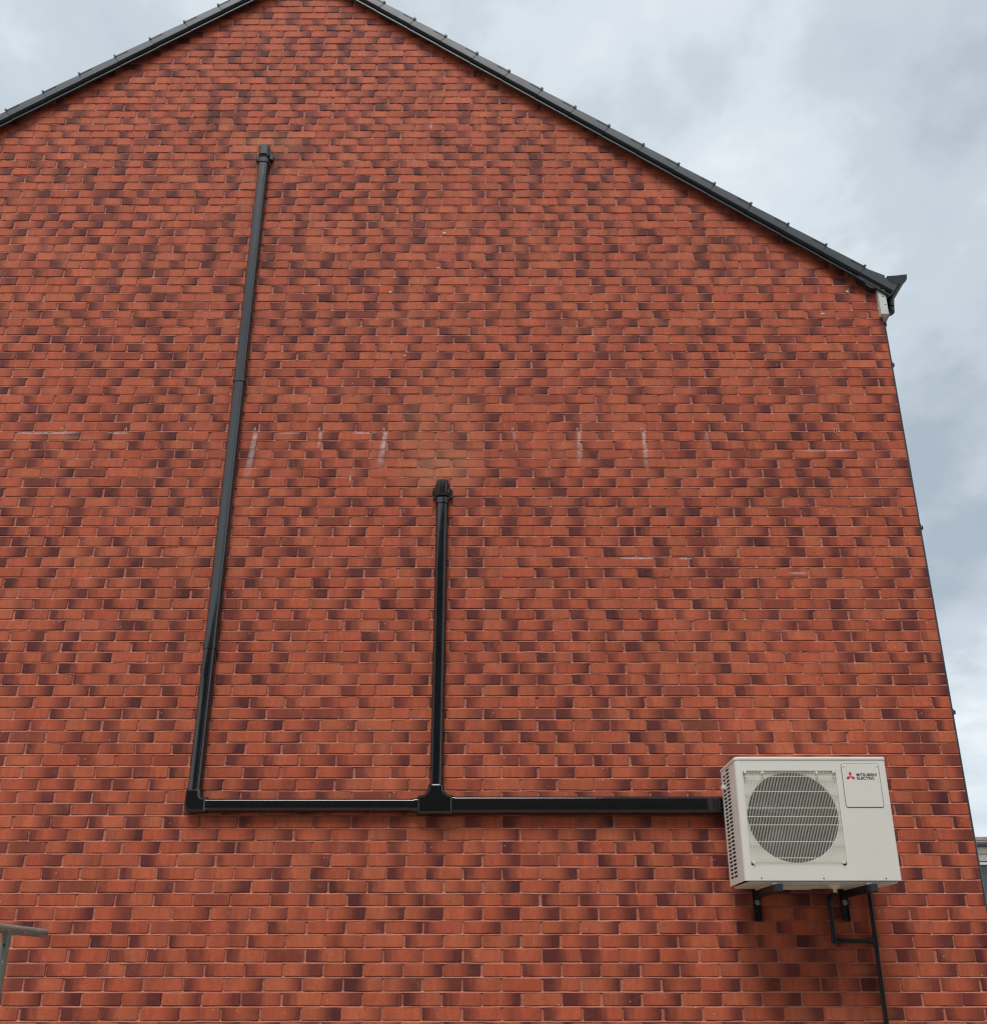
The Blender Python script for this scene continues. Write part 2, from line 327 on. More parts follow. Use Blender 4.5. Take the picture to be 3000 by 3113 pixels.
BED = [7.8236, 7.7494, 7.6745, 7.6024, 7.5297, 7.4562, 7.3812, 7.306, 7.2298, 7.1522, 7.0785, 7.0023, 6.9266, 6.8518, 6.7771, 6.7044, 6.6282, 6.555, 6.4812, 6.4076, 6.3348, 6.2577, 6.1794, 6.1016, 6.0254, 5.9487, 5.873, 5.7967, 5.7197, 5.6432, 5.5673, 5.492, 5.4171, 5.3409, 5.2624, 5.1848, 5.1081, 5.0323, 4.954, 4.8778, 4.8031, 4.7247, 4.649, 4.5756, 4.5031, 4.427, 4.3567, 4.2817, 4.211, 4.1391, 4.0618, 3.9852, 3.9157, 3.8399, 3.762, 3.6904, 3.6121, 3.5386, 3.465, 3.394, 3.3212, 3.2448, 3.1691, 3.0947, 3.0192, 2.946, 2.8724, 2.7967, 2.7219, 2.645, 2.5688, 2.4944, 2.4201, 2.3458, 2.2706, 2.1966, 2.1205, 2.0486, 1.9764, 1.9024, 1.8279, 1.7538, 1.679, 1.603, 1.5295, 1.4548, 1.3795, 1.3071, 1.2331, 1.1576, 1.0819, 1.0067, 0.9315, 0.8545, 0.7804, 0.7048, 0.6291, 0.5538, 0.4785, 0.4029, 0.3245, 0.2493, 0.1723, 0.0928, 0.0149, -0.0628, -0.1399, -0.2163]
COURSES = {i + 1: z for i, z in enumerate(BED)}
for k in range(0, -6, -1): COURSES[k] = COURSES[k + 1] + .0752
for k in range(109, 130): COURSES[k] = COURSES[k - 1] - .0765

def clip_half(poly, f):
    out = []
    for i in range(len(poly)):
        a, b = poly[i - 1], poly[i]; fa, fb = f(a), f(b)
        if (fa <= 0) != (fb <= 0):
            t = fa / (fa - fb); out.append((a[0] + (b[0] - a[0]) * t, a[1] + (b[1] - a[1]) * t))
        if fb <= 0: out.append(b)
    return out
def brick_outline(x0, x1, z0, z1):
    j = lambda s: random.uniform(-s, s)
    c = random.uniform(.002, .006)
    tl = random.uniform(-.0016, .0016); xm = (x0 + x1) / 2
    p = [(x0 + c, z0 + j(.0012)), (xm, z0 + j(.0014)), (x1 - c, z0 + j(.0012) + tl), (x1 + j(.001), z0 + c + tl), (x1 + j(.0015), z1 - c + tl), (x1 - c * random.uniform(.6, 2.2), z1 + j(.0012) + tl),
         (xm, z1 + j(.0016)), (x0 + c * random.uniform(.6, 2.2), z1 + j(.0012)), (x0 + j(.0015), z1 - c), (x0 + j(.001), z0 + c)]
    return p
from mathutils import noise as mnoise
LAST = ['']
def brick_look(half, x=0, z=0):
    fld = mnoise.noise(Vector((x * .8, z * .9, 3.1))) + .6 * mnoise.noise(Vector((x * 2.1, z * 2.3, 8.1)))
    r = random.random(); FL = [0, 0, .2]; FR = [0, 1, .2]
    q = random.random()
    if r < .74 and LAST[0] and q < .62: r = .1 if LAST[0] == 'L' else .5
    LAST[0] = 'L' if r < .37 else 'R' if r < .74 else LAST[0]
    a = min(1.0, max(.35, random.uniform(.74, 1.05) + .16 * fld))
    if r < .37: FL = [a, random.uniform(-.05, .08), random.uniform(.20, .50)]; FR = [random.uniform(0, .35), 1, random.uniform(.05, .25)]
    elif r < .74: FR = [a, random.uniform(.92, 1.05), random.uniform(.20, .50)]; FL = [random.uniform(0, .35), 0, random.uniform(.05, .25)]
    elif r < .84:
        FL = [a, random.uniform(-.02, .1), random.uniform(.10, .24)]; FR = [a * random.uniform(.6, 1), random.uniform(.92, 1.02), random.uniform(.10, .30)]
    elif r < .90: FL = [a * .8, random.uniform(.25, .75), random.uniform(.04, .12)]; FR = [a * random.uniform(0, .7), 1, random.uniform(.1, .2)]
    elif r < .93: FL = [a * .7, .5, .55]
    else: FL = [random.uniform(0, .3), 0, .25]
    return FL, FR, min(1, max(0, random.random() - .18 * fld)), min(1, max(0, random.random() ** 1.3 + .3 * mnoise.noise(Vector((x * .5, z * .5, 20)))))
MARKS = ('place', 'flash_left', 'flash_right')
def add_brick(bm, poly, x0, x1, look, cx=0, cz=0, proud=None):
    lay = [bm.verts.layers.float_vector.get(n) or bm.verts.layers.float_vector.new(n) for n in MARKS]
    proud = random.uniform(-.001, .0018) if proud is None else proud
    tilt = random.uniform(-.012, .012)
    FL, FR, T, TO = look
    inner = inset_poly(poly, .0028)
    def ring(pts, y):
        vs = []
        for p in pts:
            v = bm.verts.new((p[0] - cx, y - tilt * (p[1] - cz if cz else 0) * .3, p[1] - cz))
            v[lay[0]] = ((p[0] - x0) / max(x1 - x0, .01), T, TO); v[lay[1]] = FL; v[lay[2]] = FR; vs.append(v)
        return vs
    a = ring(poly, .014); b = ring(poly, -.0105 - proud + .0095); c = ring(inner, -.0035 - proud); n = len(poly)
    for P, Q in ((a, b), (b, c)):
        for i in range(n): bm.faces.new((P[i], P[(i + 1) % n], Q[(i + 1) % n], Q[i]))
    bm.faces.new(c)

# camera-side size of a brick only decides which 300 get an object of their own
def seen_size(x, z, w, h):
    th = R(19.5); v = Vector((x, D, z)); dep = v.y * math.cos(th) + v.z * math.sin(th); up = -v.y * math.sin(th) + v.z * math.cos(th)
    px = 1500 + 2773 * v.x / dep; py = 2000 - 2773 * up / dep
    if not (-10 < px < 3010 and 0 < py < 3103): return 0
    if 1.30 < x < 2.26 and .44 < z < 1.26: return 0
    return w * h / dep ** 3
bricks = []
for i, ztop in COURSES.items():
    if i + 1 not in COURSES: continue
    z1 = ztop - .0005; z0 = COURSES[i + 1] + .0090
    if z1 < -ZC + .0: pass
    if z0 + ZC < -.05: continue
    off = 0.0 if i % 2 == 0 else .1125
    k = 0
    x = XR + .005 - off
    spans = [] if not off else [(XR - .1025 , XR)]
    while x > XL:
        spans.append((x - .225 + .005, x - .005)); x -= .225
    for x0, x1 in spans:
        e1, e2 = random.uniform(-.0045, .0035), random.uniform(-.0035, .0045)
        if x1 < XR - .001: x1 += e1
        x0 = max(x0 + e2, XL)
        if x1 - x0 < .02: continue
        poly = brick_outline(x0, x1, z0, z1)
        poly = clip_half(poly, lambda p: p[1] - (AZ + .13 + SL * (AX - p[0]) if p[0] > -50 else 0))
        if len(poly) > 2: poly = clip_half(poly, lambda p: p[1] - (AZ + .13 - SL * (AX - p[0])))
        if len(poly) < 3 or (max(p[1] for p in poly) - min(p[1] for p in poly)) < .012 or (max(p[0] for p in poly) - min(p[0] for p in poly)) < .02: continue
        if max(p[0] for p in poly) >= XR - .0005 and False: continue
        # bevel needs a sane outline
        cl = []
        for p in poly:
            if not cl or (Vector(p) - Vector(cl[-1])).length > .003: cl.append(p)
        if (Vector(cl[0]) - Vector(cl[-1])).length < .003: cl.pop()
        if len(cl) < 3: continue
        bricks.append((seen_size((x0 + x1) / 2, (z0 + z1) / 2, x1 - x0, z1 - z0), cl, x0, x1, z0, z1, brick_look(x1 - x0 < .15, x0, z0)))
bricks.sort(key=lambda b: -b[0])
for sz, poly, x0, x1, z0, z1, look in bricks[:300]:
    bm = bmesh.new(); cx, cz = (x0 + x1) / 2, (z0 + z1) / 2
    add_brick(bm, poly, x0, x1, look, cx, cz)
    mesh_obj('brick', bm, BRICK, house, (cx, 0, cz + ZC))
bm = bmesh.new()
for sz, poly, x0, x1, z0, z1, look in bricks[300:]: add_brick(bm, poly, x0, x1, look)
o = mesh_obj('upper_brickwork', bm, BRICK, house, (0, 0, ZC)); o['kind'] = 'stuff'

# mortar: struck joints - each bed slopes out from under the brick above to the edge of the brick below
bm = bmesh.new(); prevrow = None
levels = []
for i in sorted(COURSES):
    if i + 1 not in COURSES: continue
    z1 = COURSES[i] - .0005; z0 = COURSES[i + 1] + .0090
    levels += [(z1, .0004, False), (z0, .0014, False), (COURSES[i + 1] - .0003, -.0036, True)]
NX = 190
for z, y, is_low in levels:
    if z < -ZC - .08 or z > AZ + .10: continue
    half = (AZ + .13 - z) / SL
    xa, xb = max(XL, AX - half), min(XR - .0012, AX + half)
    row = []
    for k in range(NX + 1):
        x = xa + (xb - xa) * k / NX
        row.append(bm.verts.new((x, y + random.uniform(-.0016, .0016), z + random.uniform(-.0012, .0012))))
    if prevrow:
        for k in range(NX): bm.faces.new((prevrow[k], prevrow[k + 1], row[k + 1], row[k]))
    prevrow = row
bmesh.ops.recalc_face_normals(bm, faces=bm.faces[:])
mesh_obj('mortar', bm, MORTAR, house, (0, 0, ZC))

# the rest of the body: side walls and back
bm = bmesh.new(); DEPTH = 8.5
box(bm, XR - .10, XR - .0005, .0145, DEPTH, 0, 4.9 + ZC); mesh_obj('front_wall', bm, SIDEWALL, house)
bm = bmesh.new(); box(bm, XL, XL + .10, .0145, DEPTH, 0, 4.7 + ZC); mesh_obj('rear_wall', bm, SIDEWALL, house)
bm = bmesh.new()
pts = [(XL, 0), (XR - .0005, 0), (XR - .0005, roofz(XR) + ZC), (AX, AZ + ZC), (XL, roofz(XL) + ZC)]
extrude_poly(bm, pts, lambda p, t: (p[0], t, p[1]), DEPTH, DEPTH + .1); mesh_obj('far_gable', bm, SIDEWALL, house)

# roof slopes: tile courses stepping down each side
ANG = math.atan(SL)
def slope_pt(side, s, h, y):
    """s metres down the slope from the ridge, h above the verge line, y depth"""
    return (AX + side * (s * math.cos(ANG) + h * math.sin(ANG)), y, AZ + .035 - s * math.sin(ANG) + h * math.cos(ANG) + ZC)
GA = .3295
SLEN = (XR - AX) / math.cos(ANG) + .035
for side in (1, -1):
    bm = bmesh.new(); ns = int(SLEN / GA) + 1
    for k in range(ns):
        s0 = max(SLEN - (k + 1) * GA, 0) - .04; s1 = SLEN - k * GA
        prof = [(s0, .080), (s0, .095), (s1, .120), (s1, .095)]
        A = [bm.verts.new(slope_pt(side, max(s, 0.0), h, -.055)) for s, h in prof]; B = [bm.verts.new(slope_pt(side, max(s, 0.0), h, DEPTH + .15)) for s, h in prof]
        for i in range(4): bm.faces.new((A[i], A[(i + 1) % 4], B[(i + 1) % 4], B[i]))
        bm.faces.new(A[::-1]); bm.faces.new(B)
    bmesh.ops.recalc_face_normals(bm, faces=bm.faces[:])
    mesh_obj('roof', bm, TILE, house)

# dry verge: interlocking caps down both slopes, each with its clip
PROF = [(.003, .078), (.037, .026), (.043, .018), (.050, .016), (.0545, .022), (.0545, .029), (.050, .036), (.042, .041), (.036, .046), (.036, .055), (.061, .060), (.066, .064),
        (.066, .120), (.0645, .126), (.060, .131), (.050, .133), (.003, .133)]
def verge_cap(side, s0, s1, last=False):
    bm = bmesh.new(); rows = []
    for t, lift in ((0, 0), (.35, .006), (.7, .010), (1.0, .0125)):
        s = s0 + (s1 + .012 - s0) * t
        out = .0025 * t
        rows.append([bm.verts.new(slope_pt(side, s, h + (lift * .8 if h > .09 else 0), -(o + out) if o > .01 else -o)) for o, h in PROF])
    n = len(PROF)
    for A, B in zip(rows, rows[1:]):
        for i in range(n): bm.faces.new((A[i], A[(i + 1) % n], B[(i + 1) % n], B[i]))
    bm.faces.new(rows[0][::-1]); bm.faces.new(rows[-1])
    bmesh.ops.recalc_face_normals(bm, faces=bm.faces[:])
    for f in bm.faces:
        f.material_index = 0
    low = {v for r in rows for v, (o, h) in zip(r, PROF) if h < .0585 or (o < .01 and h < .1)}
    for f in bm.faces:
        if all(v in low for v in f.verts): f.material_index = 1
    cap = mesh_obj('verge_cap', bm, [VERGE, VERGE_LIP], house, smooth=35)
    if not last:                                        # clip: a stub at the low end with its slot line
        bm = bmesh.new()
        def bx(sa, sb, ha, hb, oa, ob, mi=0):
            vs = [bm.verts.new(slope_pt(side, s, h, -o)) for s in (sa, sb) for o in (oa, ob) for h in (ha, hb)]
            for q in ((0, 1, 3, 2), (4, 6, 7, 5), (0, 4, 5, 1), (2, 3, 7, 6), (0, 2, 6, 4), (1, 5, 7, 3)): bm.faces.new([vs[i] for i in q]).material_index = mi
        bx(s1 - .004, s1 + .013, .122, .144, .053, .073)
        bx(s1 + .001, s1 + .009, .140, .150, .048, .062)
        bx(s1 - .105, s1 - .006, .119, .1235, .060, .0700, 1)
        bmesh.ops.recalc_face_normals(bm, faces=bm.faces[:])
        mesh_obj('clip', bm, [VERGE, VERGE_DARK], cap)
# joints lie at AX + .853 + .2625 k on the right slope
SJ = [(.853 + .2625 * k) / math.cos(ANG) for k in range(-3, 20)]
for side, sh in ((1, 0.0), (-1, (2.233 + AX - .853) / math.cos(ANG) % GA)):
    js = [s + sh for s in SJ if .15 < s + sh < SLEN - .10]
    ends = [0.02] + js + [SLEN]
    for a, b in zip(ends, ends[1:]): verge_cap(side, a, b, last=(b == ends[-1]))
# ridge: a row of half-round tiles out of the frame
bm = bmesh.new()
extrude_poly(bm, [(-.16, -.09), (-.12, .01), (-.06, .06), (0, .075), (.06, .06), (.12, .01), (.16, -.09)], lambda p, t: (AX + p[0], t, AZ + .035 + .125 / math.cos(ANG) + .03 + p[1] + ZC), -.06, DEPTH + .12)
mesh_obj('ridge_tile', bm, TILE, house)

# eaves on the right: rounded verge end, white box end, fascia, gutter, downpipe
bm = bmesh.new()
out = [(2.700, 4.895), (2.735, 4.868), (2.752, 4.838), (2.778, 4.815), (2.82, 4.808), (2.86, 4.815), (2.895, 4.838), (2.895, 4.93), (2.70, 5.03)]
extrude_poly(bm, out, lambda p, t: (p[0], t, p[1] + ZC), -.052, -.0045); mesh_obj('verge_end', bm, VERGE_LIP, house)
bm = bmesh.new(); box(bm, 2.829, 2.884, -.042, -.0045, 4.588 + ZC, 4.855 + ZC, bev=.002)
sof = mesh_obj('soffit_box', bm, UPVC, house)
for zz, xx in ((4.742, 2.853), (4.672, 2.864)):
    bm = bmesh.new(); box(bm, xx, xx + .012, -.0435, -.0415, zz + ZC, zz + .004 + ZC); mesh_obj('fixing', bm, VERGE_DARK, sof)
bm = bmesh.new(); box(bm, XR + .001, 2.884, -.0040, DEPTH, 4.588 + ZC, 4.86 + ZC); mesh_obj('fascia', bm, UPVC, house)
bm = bmesh.new(); gx = 2.976; gz = 4.905; gr = .070
arc = [(gx + gr * math.cos(t), gz + gr * .95 * math.sin(t)) for t in [math.pi + math.pi * k / 14 for k in range(15)]]
inn = [(gx + (gr - .005) * math.cos(t), gz + (gr - .005) * .95 * math.sin(t)) for t in [2 * math.pi - math.pi * k / 14 for k in range(15)]]
extrude_poly(bm, arc + [(arc[-1][0] + .003, gz + .017)] + inn[:0] + [(inn[0][0], gz + .017)] + inn + [(arc[0][0], gz + .004)], lambda p, t: (p[0], t, p[1] + ZC), -.060, DEPTH)
gut = mesh_obj('gutter', bm, PIPE, house, smooth=40)
bm = bmesh.new()
extrude_poly(bm, [(p[0] + (.003 if p[0] > gx else -.003), p[1] - .004) for p in arc] + [(arc[-1][0] + .006, gz + .019), (gx, gz + .008), (arc[0][0] - .003, gz + .002)], lambda p, t: (p[0], t, p[1] + ZC), -.070, -.0605)
mesh_obj('end_cap', bm, PIPE, gut)
for yb in (.28, 1.1, 2.0, 2.9):                          # gutter brackets under the trough
    bm = bmesh.new()
    extrude_poly(bm, [(2.8865, gz + .01), (2.8865, gz - .11)] + [(gx + (gr + .009) * math.cos(t), gz + (gr + .009) * .95 * math.sin(t)) for t in [math.pi * 1.18 + math.pi * .82 * k / 9 for k in range(10)]] + [(gx + gr + .004, gz + .024), (gx + gr, gz + .0)] +
                 [(gx + (gr + .002) * math.cos(t), gz + (gr + .002) * .95 * math.sin(t)) for t in [2 * math.pi - math.pi * .9 * k / 9 for k in range(10)]], lambda p, t: (p[0], t, p[1] + ZC), yb, yb + .035)
    mesh_obj('gutter_bracket', bm, PIPE, gut)
PX, PY = 2.8995, .135
bm = bmesh.new()
path_tube(bm, [(gx, PY, 4.83 + ZC), (gx, PY, 4.790 + ZC), (gx - .004, PY, 4.772 + ZC), (PX + .012, PY, 4.672 + ZC), (PX, PY, 4.640 + ZC), (PX, PY, 0.02)], .034, 18)
dp = mesh_obj('downpipe', bm, PIPE, house, smooth=50)
for z0, z1 in ((4.785, 4.850), (4.745, 4.772), (4.62, 4.66)):
    bm = bmesh.new(); cx = gx if z0 > 4.7 else PX
    tube(bm, (cx, PY, z0 + ZC), (cx, PY, z1 + ZC), .042 if z0 < 4.78 else .046, 18, .045 if z0 < 4.78 else .054); mesh_obj('collar', bm, PIPE, dp, smooth=50)
for z in (4.272, 2.934, 1.617, .2):
    bm = bmesh.new(); tube(bm, (PX, PY, z - .016 + ZC), (PX, PY, z + .016 + ZC), .0385, 18); box(bm, XR + .001, PX, PY - .045, PY + .045, z - .013 + ZC, z + .013 + ZC)
    box(bm, PX + .030, PX + .046, PY - .012, PY + .012, z - .012 + ZC, z + .012 + ZC)
    mesh_obj('pipe_clip', bm, PIPE, dp, smooth=50)

# weep vents: little terracotta outlets standing in every second perpend of one course
def weep_mesh():
    bm = bmesh.new()
    o = [(-.0085, 0), (.0085, 0), (.0085, .020), (.0055, .036), (0, .042), (-.0055, .036), (-.0085, .020)]
    extrude_poly(bm, o, lambda p, t: (p[0], t, p[1]), -.0045, .012)
    extrude_poly(bm, [(-.0042, .006), (.0042, .006), (.0042, .018), (.0022, .027), (-.0022, .027), (-.0042, .018)], lambda p, t: (p[0], t, p[1]), -.0055, -.002, 1)
    bmesh.ops.recalc_face_normals(bm, faces=bm.faces[:])
    me = bpy.data.meshes.new('weep_vent'); bm.to_mesh(me); bm.free(); me.materials.append(CLAY); me.materials.append(CAVITY); return me
wm = weep_mesh()
for k in range(-2, 18):
    x = -3.015 + .45 * k * 1.0
    if x > 2.6 or x < XL + .3: continue
    w = link(bpy.data.objects.new('weep_vent', wm)); w.location = (x, 0, 3.607 + ZC); w.parent = house
# dabs of mortar and filled fixing holes stuck on the face
for x, z, r, flat in ((-.374, 5.371, .016, .7), (2.622, 4.822, .013, .8), (2.418, 4.618, .016, .6), (2.829, 4.666, .008, .8), (-.415, 5.04, .012, .6), (-.639, 4.249, .009, .8), (-.764, 4.816, .011, .8)):
    bm = bmesh.new(); bmesh.ops.create_icosphere(bm, subdivisions=2, radius=r)
    for v in bm.verts: v.co = Vector((v.co.x * random.uniform(.85, 1.1), v.co.y * .35, v.co.z * flat * random.uniform(.85, 1.1)))
    mesh_obj('mortar_dab', bm, BLOB, house, (x, -.004, z + ZC), smooth=60)

# ------------------------------------------------------------------ black trunking
tr = thing('pipe_trunking', 'glossy black plastic trunking with two risers joined along a horizontal run', 'trunking', (-.345, 0, ZC + 1.0))
def tpart(name, bm, smooth=30):
    o = mesh_obj(name, bm, BLACK, tr, smooth=smooth); o.matrix_parent_inverse = Matrix.Translation(-Vector(tr.location)); return o
def duct_profile(w, dep=.060):
    h = w / 2
    return [(-h, .002), (-h, .020), (-h + .0015, .022), (-h + .0015, .040), (-h + .003, .0435), (-h + .0125, .0575), (-h + .0155, dep - .0005), (-h + .018, dep),
            (h - .022, dep), (h - .0205, dep - .0012), (h - .018, dep - .0012), (h - .0165, dep), (h - .0155, dep - .0005), (h - .0125, .0575), (h - .003, .0435), (h - .0015, .040), (h - .0015, .022), (h, .020), (h, .002)]
def riser(x, z0, z1, w=.079):
    bm = bmesh.new(); extrude_poly(bm, duct_profile(w), lambda p, t: (x + p[0], -p[1], t + ZC), z0, z1); bmesh.ops.recalc_face_normals(bm, faces=bm.faces[:]); return tpart('duct_length', bm)
def runner(z, x0, x1, w=.080, dep=.06):
    bm = bmesh.new(); extrude_poly(bm, [(p[0], p[1] * dep / .06) for p in duct_profile(w)], lambda p, t: (t, -p[1], z - p[0] + ZC), x0, x1); bmesh.ops.recalc_face_normals(bm, faces=bm.faces[:]); return tpart('duct_length', bm)
XA, XB, ZH = -1.800, -.345, .992
riser(XA, 4.02, 6.07); riser(XA, 2.01, 4.018); riser(XA, 1.03, 2.008)
riser(XB, 1.06, 3.06)
runner(ZH, -1.76, -.44); runner(ZH, -.25, 1.50, w=.106, dep=.064)
def coupler(x, z, hh=.021):
    bm = bmesh.new(); extrude_poly(bm, [(p[0] * 1.085, p[1] * 1.055) for p in duct_profile(.079)], lambda p, t: (x + p[0], -p[1], t + ZC), z - hh, z + hh)
    extrude_poly(bm, [(p[0] * 1.12, p[1] * 1.075) for p in duct_profile(.079)], lambda p, t: (x + p[0], -p[1], t + ZC), z - hh - .004, z - hh + .002)
    for s in (-1, 1): box(bm, x + s * .040 - .004, x + s * .040 + .004, -.048, -.036, z - .008 + ZC, z + .002 + ZC)
    bmesh.ops.recalc_face_normals(bm, faces=bm.faces[:]); return tpart('coupler', bm)
coupler(XA, 4.02); coupler(XA, 2.01)
def wall_cap(x, z):
    """z: foot of the collar"""
    bm = bmesh.new(); moulded(bm, rrect(x - .068, x + .068, z + .045 + ZC, z + .125 + ZC, .024), .030, .008, .002)
    moulded(bm, rrect(x - .050, x + .050, z + .075 + ZC, z + .160 + ZC, .024), .044, .010, .002)
    tpart('wall_flange', bm)
    bm = bmesh.new(); moulded(bm, rrect(x - .0395, x + .0395, z + .052 + ZC, z + .178 + ZC, .020, 'cd'), .072, .016, .002)
    moulded(bm, [(x - .034, z + .026 + ZC), (x + .034, z + .026 + ZC), (x + .034, z + .06 + ZC), (x - .034, z + .06 + ZC)], .056, .012, .002); tpart('end_cap', bm)
    bm = bmesh.new(); extrude_poly(bm, [(p[0] * 1.09, p[1] * 1.06) for p in duct_profile(.079)], lambda p, t: (x + p[0], -p[1], t + ZC), z, z + .036)
    extrude_poly(bm, [(p[0] * 1.12, p[1] * 1.09) for p in duct_profile(.079)], lambda p, t: (x + p[0], -p[1], t + ZC), z - .004, z + .002); bmesh.ops.recalc_face_normals(bm, faces=bm.faces[:]); tpart('coupler', bm)
wall_cap(XB, 3.028); wall_cap(XA, 6.035)
def arc_pts(cx, cz, r, a0, a1, n=8): return [(cx + r * math.cos(R(a0 + (a1 - a0) * k / n)), cz + r * math.sin(R(a0 + (a1 - a0) * k / n))) for k in range(n + 1)]
hw = .0450; zb = ZH - hw + ZC; zt = ZH + hw + ZC
el = arc_pts(XA - hw + .050, zb + .050, .050, 180, 270) + [(XA + .088, zb), (XA + .088, zt)] + arc_pts(XA + hw + .014, zt + .014, .014, 270, 180, 5) + [(XA + hw, zt + .052), (XA - hw, zt + .052)]
bm = bmesh.new(); moulded(bm, el, .066, .014, .002); tpart('elbow', bm)
# tee: wide on the right, reducing to the left and up
zb = ZH - .057 + ZC; zt2 = ZH + .057 + ZC; zl = ZH + .042 + ZC
te = [(XB - .112, zb), (XB + .104, zb), (XB + .104, zt2)] + arc_pts(XB + .048 + .042, zt2 + .042, .042, 270, 180, 8) + [(XB + .048, zt2 + .056), (XB + .042, zt2 + .068), (XB - .042, zt2 + .068), (XB - .048, zt2 + .056)] + arc_pts(XB - .048 - .042, zt2 + .042, .042, 0, -90, 8) + [(XB - .098, zt2), (XB - .112, zl + .002)]
bm = bmesh.new(); moulded(bm, te, .072, .014, .002); tpart('tee', bm)
bm = bmesh.new()
extrude_poly(bm, [(p[0] * 1.13, p[1] * 1.06) for p in duct_profile(.079)], lambda p, t: (t, -p[1], ZH - p[0] + ZC), XB - .128, XB - .108)
bmesh.ops.recalc_face_normals(bm, faces=bm.faces[:]); tpart('coupler', bm)
bm = bmesh.new()
extrude_poly(bm, [(p[0] * 1.05, p[1] * 1.10) for p in duct_profile(.106)], lambda p, t: (t, -p[1], ZH - p[0] + ZC), XB + .100, XB + .112)
bmesh.ops.recalc_face_normals(bm, faces=bm.faces[:]); tpart('coupler', bm)

# ------------------------------------------------------------------ air conditioner
X0, X1, Z0, Z1, DF, DB = 1.360, 2.206, .511, 1.194, .430, .100
ac = thing('air_conditioner', 'cream outdoor air conditioning unit with round fan grille hung on the brick wall', 'air conditioner', ((X0 + X1) / 2, -.26, Z0 + ZC))
def apart(name, bm, mat, parent=None, smooth=None):
    o = mesh_obj(name, bm, mat, parent or ac, smooth=smooth)
    o.matrix_parent_inverse = Matrix.Translation(-Vector(ac.location)); return o
GX0, GX1, GZ0, GZ1 = 1.400, 1.921, .592, 1.115
FC = (1.660, .857); FR_ = .249; ZL = 1.176                   # fan centre, radius, underside of the lid
rc = .026
# front panel: plate round the recess, wrapped round the left corner
bm = bmesh.new()
for a, b, c, d in ((X0 + rc, GX0, Z0, ZL), (GX1, X1 - .006, Z0, ZL), (GX0, GX1, Z0, GZ0), (GX0, GX1, GZ1, ZL)):
    bm.faces.new([bm.verts.new(p) for p in ((a, -DF, c + ZC), (b, -DF, c + ZC), (b, -DF, d + ZC), (a, -DF, d + ZC))])
cor = [(X0 + rc - rc * math.sin(t), DF - rc + rc * math.cos(t)) for t in [math.pi / 2 * k / 7 for k in range(8)]] + [(X0, DF - .075)]
for p, q in zip(cor, cor[1:]): bm.faces.new([bm.verts.new(v) for v in ((p[0], -p[1], Z0 + ZC), (p[0], -p[1], ZL + ZC), (q[0], -q[1], ZL + ZC), (q[0], -q[1], Z0 + ZC))])
for p, q in (((X1 - .006, DF), (X1, DF - .006)), ((X1, DF - .006), (X1, DB))): bm.faces.new([bm.verts.new(v) for v in ((p[0], -p[1], Z0 + ZC), (q[0], -q[1], Z0 + ZC), (q[0], -q[1], ZL + ZC), (p[0], -p[1], ZL + ZC))])
RD = DF - .013                                              # recess floor
for (ax, az), (bx_, bz) in (((GX0, GZ0), (GX1, GZ0)), ((GX1, GZ0), (GX1, GZ1)), ((GX1, GZ1), (GX0, GZ1)), ((GX0, GZ1), (GX0, GZ0))):
    bm.faces.new([bm.verts.new(v) for v in ((ax, -DF, az + ZC), (bx_, -DF, bz + ZC), (bx_, -RD, bz + ZC), (ax, -RD, az + ZC))])
SEG = 72; outer = []; inner = []; lip = []
for k in range(SEG):
    t = 2 * math.pi * (k + .5) / SEG; c, s_ = math.cos(t), math.sin(t)
    hx = (GX1 - FC[0]) if c > 0 else (FC[0] - GX0); hz = (GZ1 - FC[1]) if s_ > 0 else (FC[1] - GZ0)
    m_ = min(hx / abs(c), hz / abs(s_))
    outer.append(bm.verts.new((FC[0] + c * m_, -RD, FC[1] + s_ * m_ + ZC))); inner.append(bm.verts.new((FC[0] + c * (FR_ + .004), -RD, FC[1] + s_ * (FR_ + .004) + ZC)))
    lip.append(bm.verts.new((FC[0] + c * FR_, -RD + .006, FC[1] + s_ * FR_ + ZC)))
for k in range(SEG):
    j = (k + 1) % SEG; bm.faces.new((outer[k], outer[j], inner[j], inner[k])); bm.faces.new((inner[k], inner[j], lip[j], lip[k]))
bmesh.ops.remove_doubles(bm, verts=bm.verts[:], dist=1e-5); bmesh.ops.recalc_face_normals(bm, faces=bm.faces[:])
apart('front_panel', bm, CREAM, smooth=35)
# shroud and fan
bm = bmesh.new(); SH = []
for dd, rr in ((RD - .004, FR_ + .0005), (RD - .03, FR_ - .006), (RD - .15, FR_ - .006)):
    SH.append([bm.verts.new((FC[0] + rr * math.cos(2 * math.pi * k / SEG), -dd, FC[1] + rr * math.sin(2 * math.pi * k / SEG) + ZC)) for k in range(SEG)])
for A, B in zip(SH, SH[1:]):
    for k in range(SEG): bm.faces.new((A[k], A[(k + 1) % SEG], B[(k + 1) % SEG], B[k]))
bm.faces.new(SH[-1]); apart('shroud', bm, CAVITY, smooth=40)
fan = bmesh.new(); tube(fan, (FC[0], -(RD - .12), FC[1] + ZC), (FC[0], -(RD - .05), FC[1] + ZC), .052, 24, .046)
for b_ in range(3):
    rows = []
    for q in range(7):
        rr = .045 + .185 * q / 6; rows.append([])
        for w_ in range(7):
            a_ = b_ * 2 * math.pi / 3 + (w_ / 6 - .5) * (1.35 - .25 * q / 6) + .25 * q / 6
            rows[-1].append(fan.verts.new((FC[0] + rr * math.cos(a_), -(RD - .115 + .065 * w_ / 6), FC[1] + rr * math.sin(a_) + ZC)))
    for A, B in zip(rows, rows[1:]):
        for i in range(6): fan.faces.new((A[i], A[i + 1], B[i + 1], B[i]))
